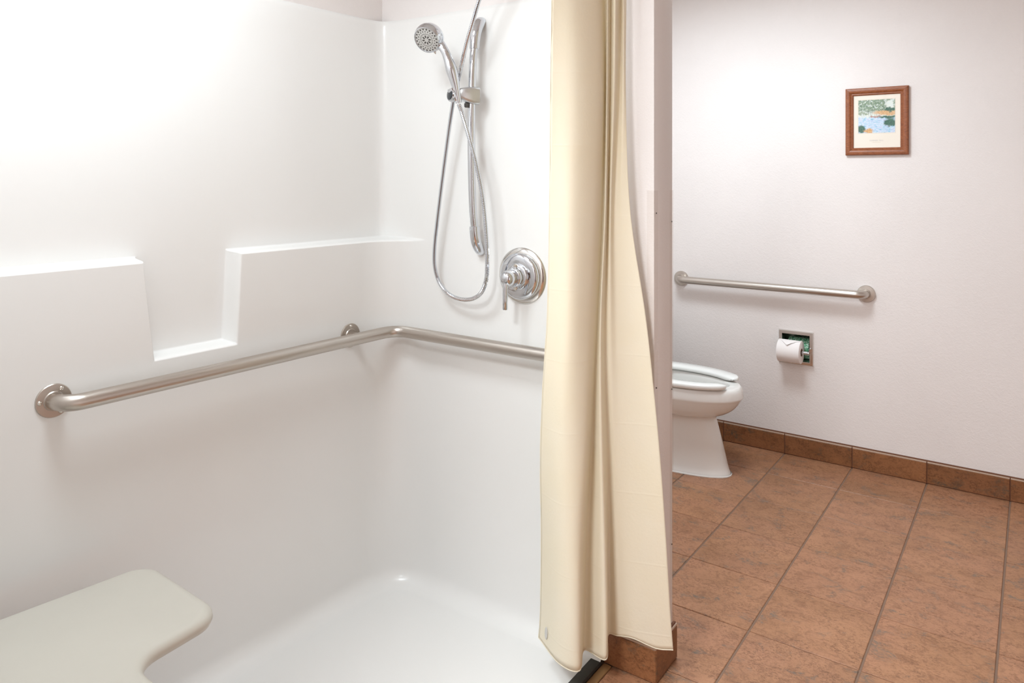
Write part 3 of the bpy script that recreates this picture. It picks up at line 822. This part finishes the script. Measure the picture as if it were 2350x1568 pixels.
# open the painted wall behind the recess
wb = bpy.data.objects['wall_back']; bpy.data.objects.remove(wb)
m = MB()
X0, X1, Z0, Z1 = -2.2, XR, 0, CEIL
g_ = .0005
ox0, ox1, oz0, oz1 = rx0-g_, rx1+g_, rz0-g_, rz1+g_
m.add([(X0, YP, Z0), (X1, YP, Z0), (X1, YP, Z1), (X0, YP, Z1), (ox0, YP, oz0), (ox1, YP, oz0), (ox1, YP, oz1), (ox0, YP, oz1),
       (X0, YP+.12, Z0), (X1, YP+.12, Z0), (X1, YP+.12, Z1), (X0, YP+.12, Z1), (ox0, YP+.12, oz0), (ox1, YP+.12, oz0), (ox1, YP+.12, oz1), (ox0, YP+.12, oz1)],
      [(0, 1, 5, 4), (1, 2, 6, 5), (2, 3, 7, 6), (3, 0, 4, 7), (9, 8, 12, 13), (10, 9, 13, 14), (11, 10, 14, 15), (8, 11, 15, 12),
       (0, 8, 9, 1), (1, 9, 10, 2), (2, 10, 11, 3), (3, 11, 8, 0), (4, 5, 13, 12), (5, 6, 14, 13), (6, 7, 15, 14), (7, 4, 12, 15)])
struct(m.build('wall_back', M['paint'], smooth=0))
YR = YP-.046
rc = onY(1813.5, 806, YR); ra_ = onY(1859, 806, YR)
zr_ = rc.z
xa_, xb_ = rc.x-.060, onY(1856, 806, YR).x
for xx, wd_ in ((xa_, .006), (xb_, .006)):
    # swivel arm from the frame edge out to the roller
    P = [(-.013, .004), (.014, .004), (.010, .030), (.008, .055), (0, .060), (-.008, .055), (-.010, .030)]
    xin = min(max(xx, hx0+.022), hx1-.022)
    r0 = [Vector((xin+(xx-xin)*min(1, h/.05)-wd_/2, YP-h, zr_+z)) for z, h in P]
    r1 = [p+Vector((wd_, 0, 0)) for p in r0]
    MB().rings([r0, r1]).build('arm', M['chrome'], ph, smooth=30, bevel=.0012, segs=1)
MB().tube([(xa_, YR, zr_), (rc.x, YR, zr_), (xb_, YR, zr_)], .0085, 18).build('roller', M['chrome'], ph)
# roll in use
RR, RL = .0545, .0535
roll = thing('toilet_roll', (rc.x, YR, zr_-RR), 'white toilet paper roll with folded end on the chrome holder', 'toilet roll')
body = MB().lathe([(.0195, -RL), (RR-.0015, -RL), (RR, -RL+.0012), (RR, RL-.0012), (RR-.0015, RL), (.0195, RL), (.0195, -RL)], rc, (1, 0, 0), 56).build('paper', M['paper'], roll)
MB().lathe([(.0193, -RL), (.0193, RL), (.0178, RL), (.0178, -RL), (.0193, -RL)], rc, (1, 0, 0), 32).build('core', M['core'], roll)
# folded point: triangle wrapped on the roll, tip down
m = MB(); NU, NV = 12, 8; vs = []; 
for j in range(NV+1):
    f = j/NV; ang = math.radians(8+44*f)          # from the top, towards the room
    half = RL*.96*(1-f)+.0006
    for i in range(NU+1):
        x = -half+2*half*i/NU
        r = RR+.0010+.0075*f*f
        vs.append(Vector((rc.x-.004*f+x, YR-math.sin(ang)*r, zr_+math.cos(ang)*r)))
m.add(vs, [(j*(NU+1)+i, j*(NU+1)+i+1, (j+1)*(NU+1)+i+1, (j+1)*(NU+1)+i) for j in range(NV) for i in range(NU)])
fl = m.build('folded_point', M['paper'], roll, smooth=60); sm = fl.modifiers.new('thickness', 'SOLIDIFY'); sm.thickness = .0007
# spare roll in the recess
sc_ = Vector((hcx+.004, YP+.0615, rz0+.052))
sp = tag(MB().lathe([(0, -.049), (.046, -.052), (.0505, -.050), (.0515, -.046), (.0515, .046), (.0505, .050), (.046, .052), (0, .049)], sc_, (1, 0, 0), 40).build('spare_roll', M['wrapper']),
         'spare paper roll in green printed wrapper inside the wall recess', 'toilet roll')
spo = sp

# ================================================================== TOILET
TC = 3.350
XB = wx(TC)+.015
toilet = thing('toilet', (-1.40, TC, 0), 'white china toilet with open-front seat behind the partition', 'toilet')
def egg(xf, xbk, hw, z, n=48, sq=2.35, mid=.56):
    """plan section: front tip xf, back xbk, half width hw"""
    L = xf-xbk; xm = xbk+L*(1-mid); out = []
    for k in range(n):
        a = 2*PI*k/n; ca, sa = math.cos(a), math.sin(a)
        if ca >= 0: x = xm+(xf-xm)*abs(ca)**(2/2.15); y = hw*math.copysign(abs(sa)**(2/2.15), sa)
        else: x = xm-(xm-xbk)*abs(ca)**(2/3.2); y = hw*math.copysign(abs(sa)**(2/3.2), sa)
        out.append(Vector((x, TC+y, z)))
    return out
secs = [(-1.152, -1.74, .112, 0), (-1.150, -1.74, .114, .003), (-1.153, -1.738, .112, .012), (-1.162, -1.73, .106, .035), (-1.178, -1.72, .101, .10), (-1.196, -1.70, .099, .17),
        (-1.212, -1.69, .099, .225), (-1.219, -1.69, .101, .250), (-1.216, -1.69, .108, .262), (-1.203, -1.69, .124, .270), (-1.172, -1.69, .144, .282), (-1.138, -1.69, .160, .304), (-1.115, -1.69, .171, .330), (-1.102, -1.69, .178, .352), (-1.097, -1.69, .181, .361),
        (-1.097, -1.69, .182, .370), (-1.099, -1.69, .182, .385), (-1.102, -1.69, .181, .398), (-1.108, -1.69, .178, .408), (-1.118, -1.69, .172, .4125),
        (-1.150, -1.665, .135, .4125), (-1.160, -1.655, .126, .409), (-1.165, -1.65, .120, .395), (-1.18, -1.64, .112, .34), (-1.23, -1.60, .085, .25), (-1.30, -1.52, .045, .20)]
fine_ = crom([(q_[0], q_[1], q_[2]) for q_ in secs], 3); fz_ = crom([(q_[3], 0, 0) for q_ in secs], 3)
MB().rings([egg(q_.x, q_.y, q_.z, w_.x, 72) for q_, w_ in zip(fine_, fz_)]).build('bowl', M['china'], toilet, smooth=70)
MB().rings([egg(-1.148+d, -1.745-d, .1155+d, z) for d, z in ((.0, .0), (.003, .0005), (.003, .005), (0, .007))], cap0=False, cap1=False).build('base_caulk', M['china'], toilet)
# open-front seat
def eggp(a, xf, xbk, hw, mid=.56):
    L = xf-xbk; xm = xbk+L*(1-mid); ca, sa = math.cos(a), math.sin(a)
    if ca >= 0: return xm+(xf-xm)*abs(ca)**(2/2.15), hw*math.copysign(abs(sa)**(2/2.15), sa)
    return xm-(xm-xbk)*abs(ca)**(2/2.6), hw*math.copysign(abs(sa)**(2/2.6), sa)
rs = []; A0 = math.radians(23); NS = 160
for k in range(NS+1):
    a = A0+(2*PI-2*A0)*k/NS
    xo, yo = eggp(a, -1.098, -1.655, .186); xi, yi = eggp(a, -1.168, -1.585, .112)
    po, pi_ = Vector((xo, TC+yo, 0)), Vector((xi, TC+yi, 0))
    ed = min(k, NS-k); sc = math.sqrt(max(1-(1-min(ed/9, 1))**2, .02))
    c = (po+pi_)/2; po, pi_ = c+(po-c)*sc, c+(pi_-c)*sc
    z0, z1 = .4175+.008*(1-sc), .4175+.0225-.010*(1-sc)
    ring = []
    for f_, z in ((0, z0+.003), (0.0, z1-.006), (.025, z1-.002), (.08, z1), (.60, z1-.0005), (.88, z1-.003), (.97, z1-.008), (.98, z0+.003), (.93, z0), (.05, z0)):
        ring.append(po+(pi_-po)*f_+Vector((0, 0, z)))
    rs.append(ring)
MB().rings(rs).build('seat', M['seat_plastic'], toilet, smooth=60)
for s_ in (-1, 1):
    MB().lathe([(0, 0), (.016, 0), (.016, .022), (.013, .028), (0, .028)], (-1.662, TC+s_*.07, .412), (0, 0, 1), 18).build('hinge', M['seat_plastic'], toilet)
for s_ in (-1, 1):
    MB().lathe([(.015, .0), (.015, .006), (.012, .014), (.006, .019), (0, .020)], (-1.42, TC+s_*.112, .012), (0, 0, 1), 18).build('bolt_cap', M['china'], toilet)
tk = MB().box(XB, XB+.165, TC-.215, TC+.215, .405, .745).build('tank', M['china'], toilet, smooth=40, bevel=.02, segs=4)
MB().box(XB-.006, XB+.178, TC-.225, TC+.225, .747, .780).build('tank_lid', M['china'], tk, smooth=40, bevel=.010, segs=3)
MB().tube([(XB+.166, TC-.16, .69), (XB+.182, TC-.16, .69), (XB+.186, TC-.11, .688), (XB+.186, TC-.075, .684)], lambda i: [.010, .009, .007, .0055][i], 12).build('flush_lever', M['chrome'], tk)

# ================================================================== CEILING LAMPS
LABS = ['round white ceiling lamp in the open floor area', 'round white ceiling lamp over the toilet', 'round white ceiling lamp over the shower stall']
LNAMES = ['room_ceiling_lamp_offscreen', 'toilet_ceiling_lamp_offscreen', 'shower_ceiling_lamp_offscreen']
for (x, y, r, wt, colr), lab, lnm in zip(LAMPS, LABS, LNAMES):
    lp = thing('ceiling_lamp', (x, y, CEIL), lab, 'ceiling lamp')
    MB().lathe([(r*.8, 0), (r+.02, 0), (r+.022, -.012), (r+.012, -.022), (r, -.022)], (x, y, CEIL-.001), (0, 0, 1), 40).build('lamp_ring', M['chrome_worn'], lp)
    MB().lathe([(r, -.020), (r*.95, -.034), (r*.75, -.05), (r*.4, -.06), (0, -.063)], (x, y, CEIL), (0, 0, 1), 40).build('diffuser', M['lamp_glass'], lp)
    ld = bpy.data.lights.new(lnm, 'AREA'); ld.shape = 'DISK'; ld.size = r*2; ld.energy = wt; ld.color = colr
    lo = bpy.data.objects.new(lnm, ld); COL.objects.link(lo); lo.parent = lp; lo.location = (0, 0, -.07)
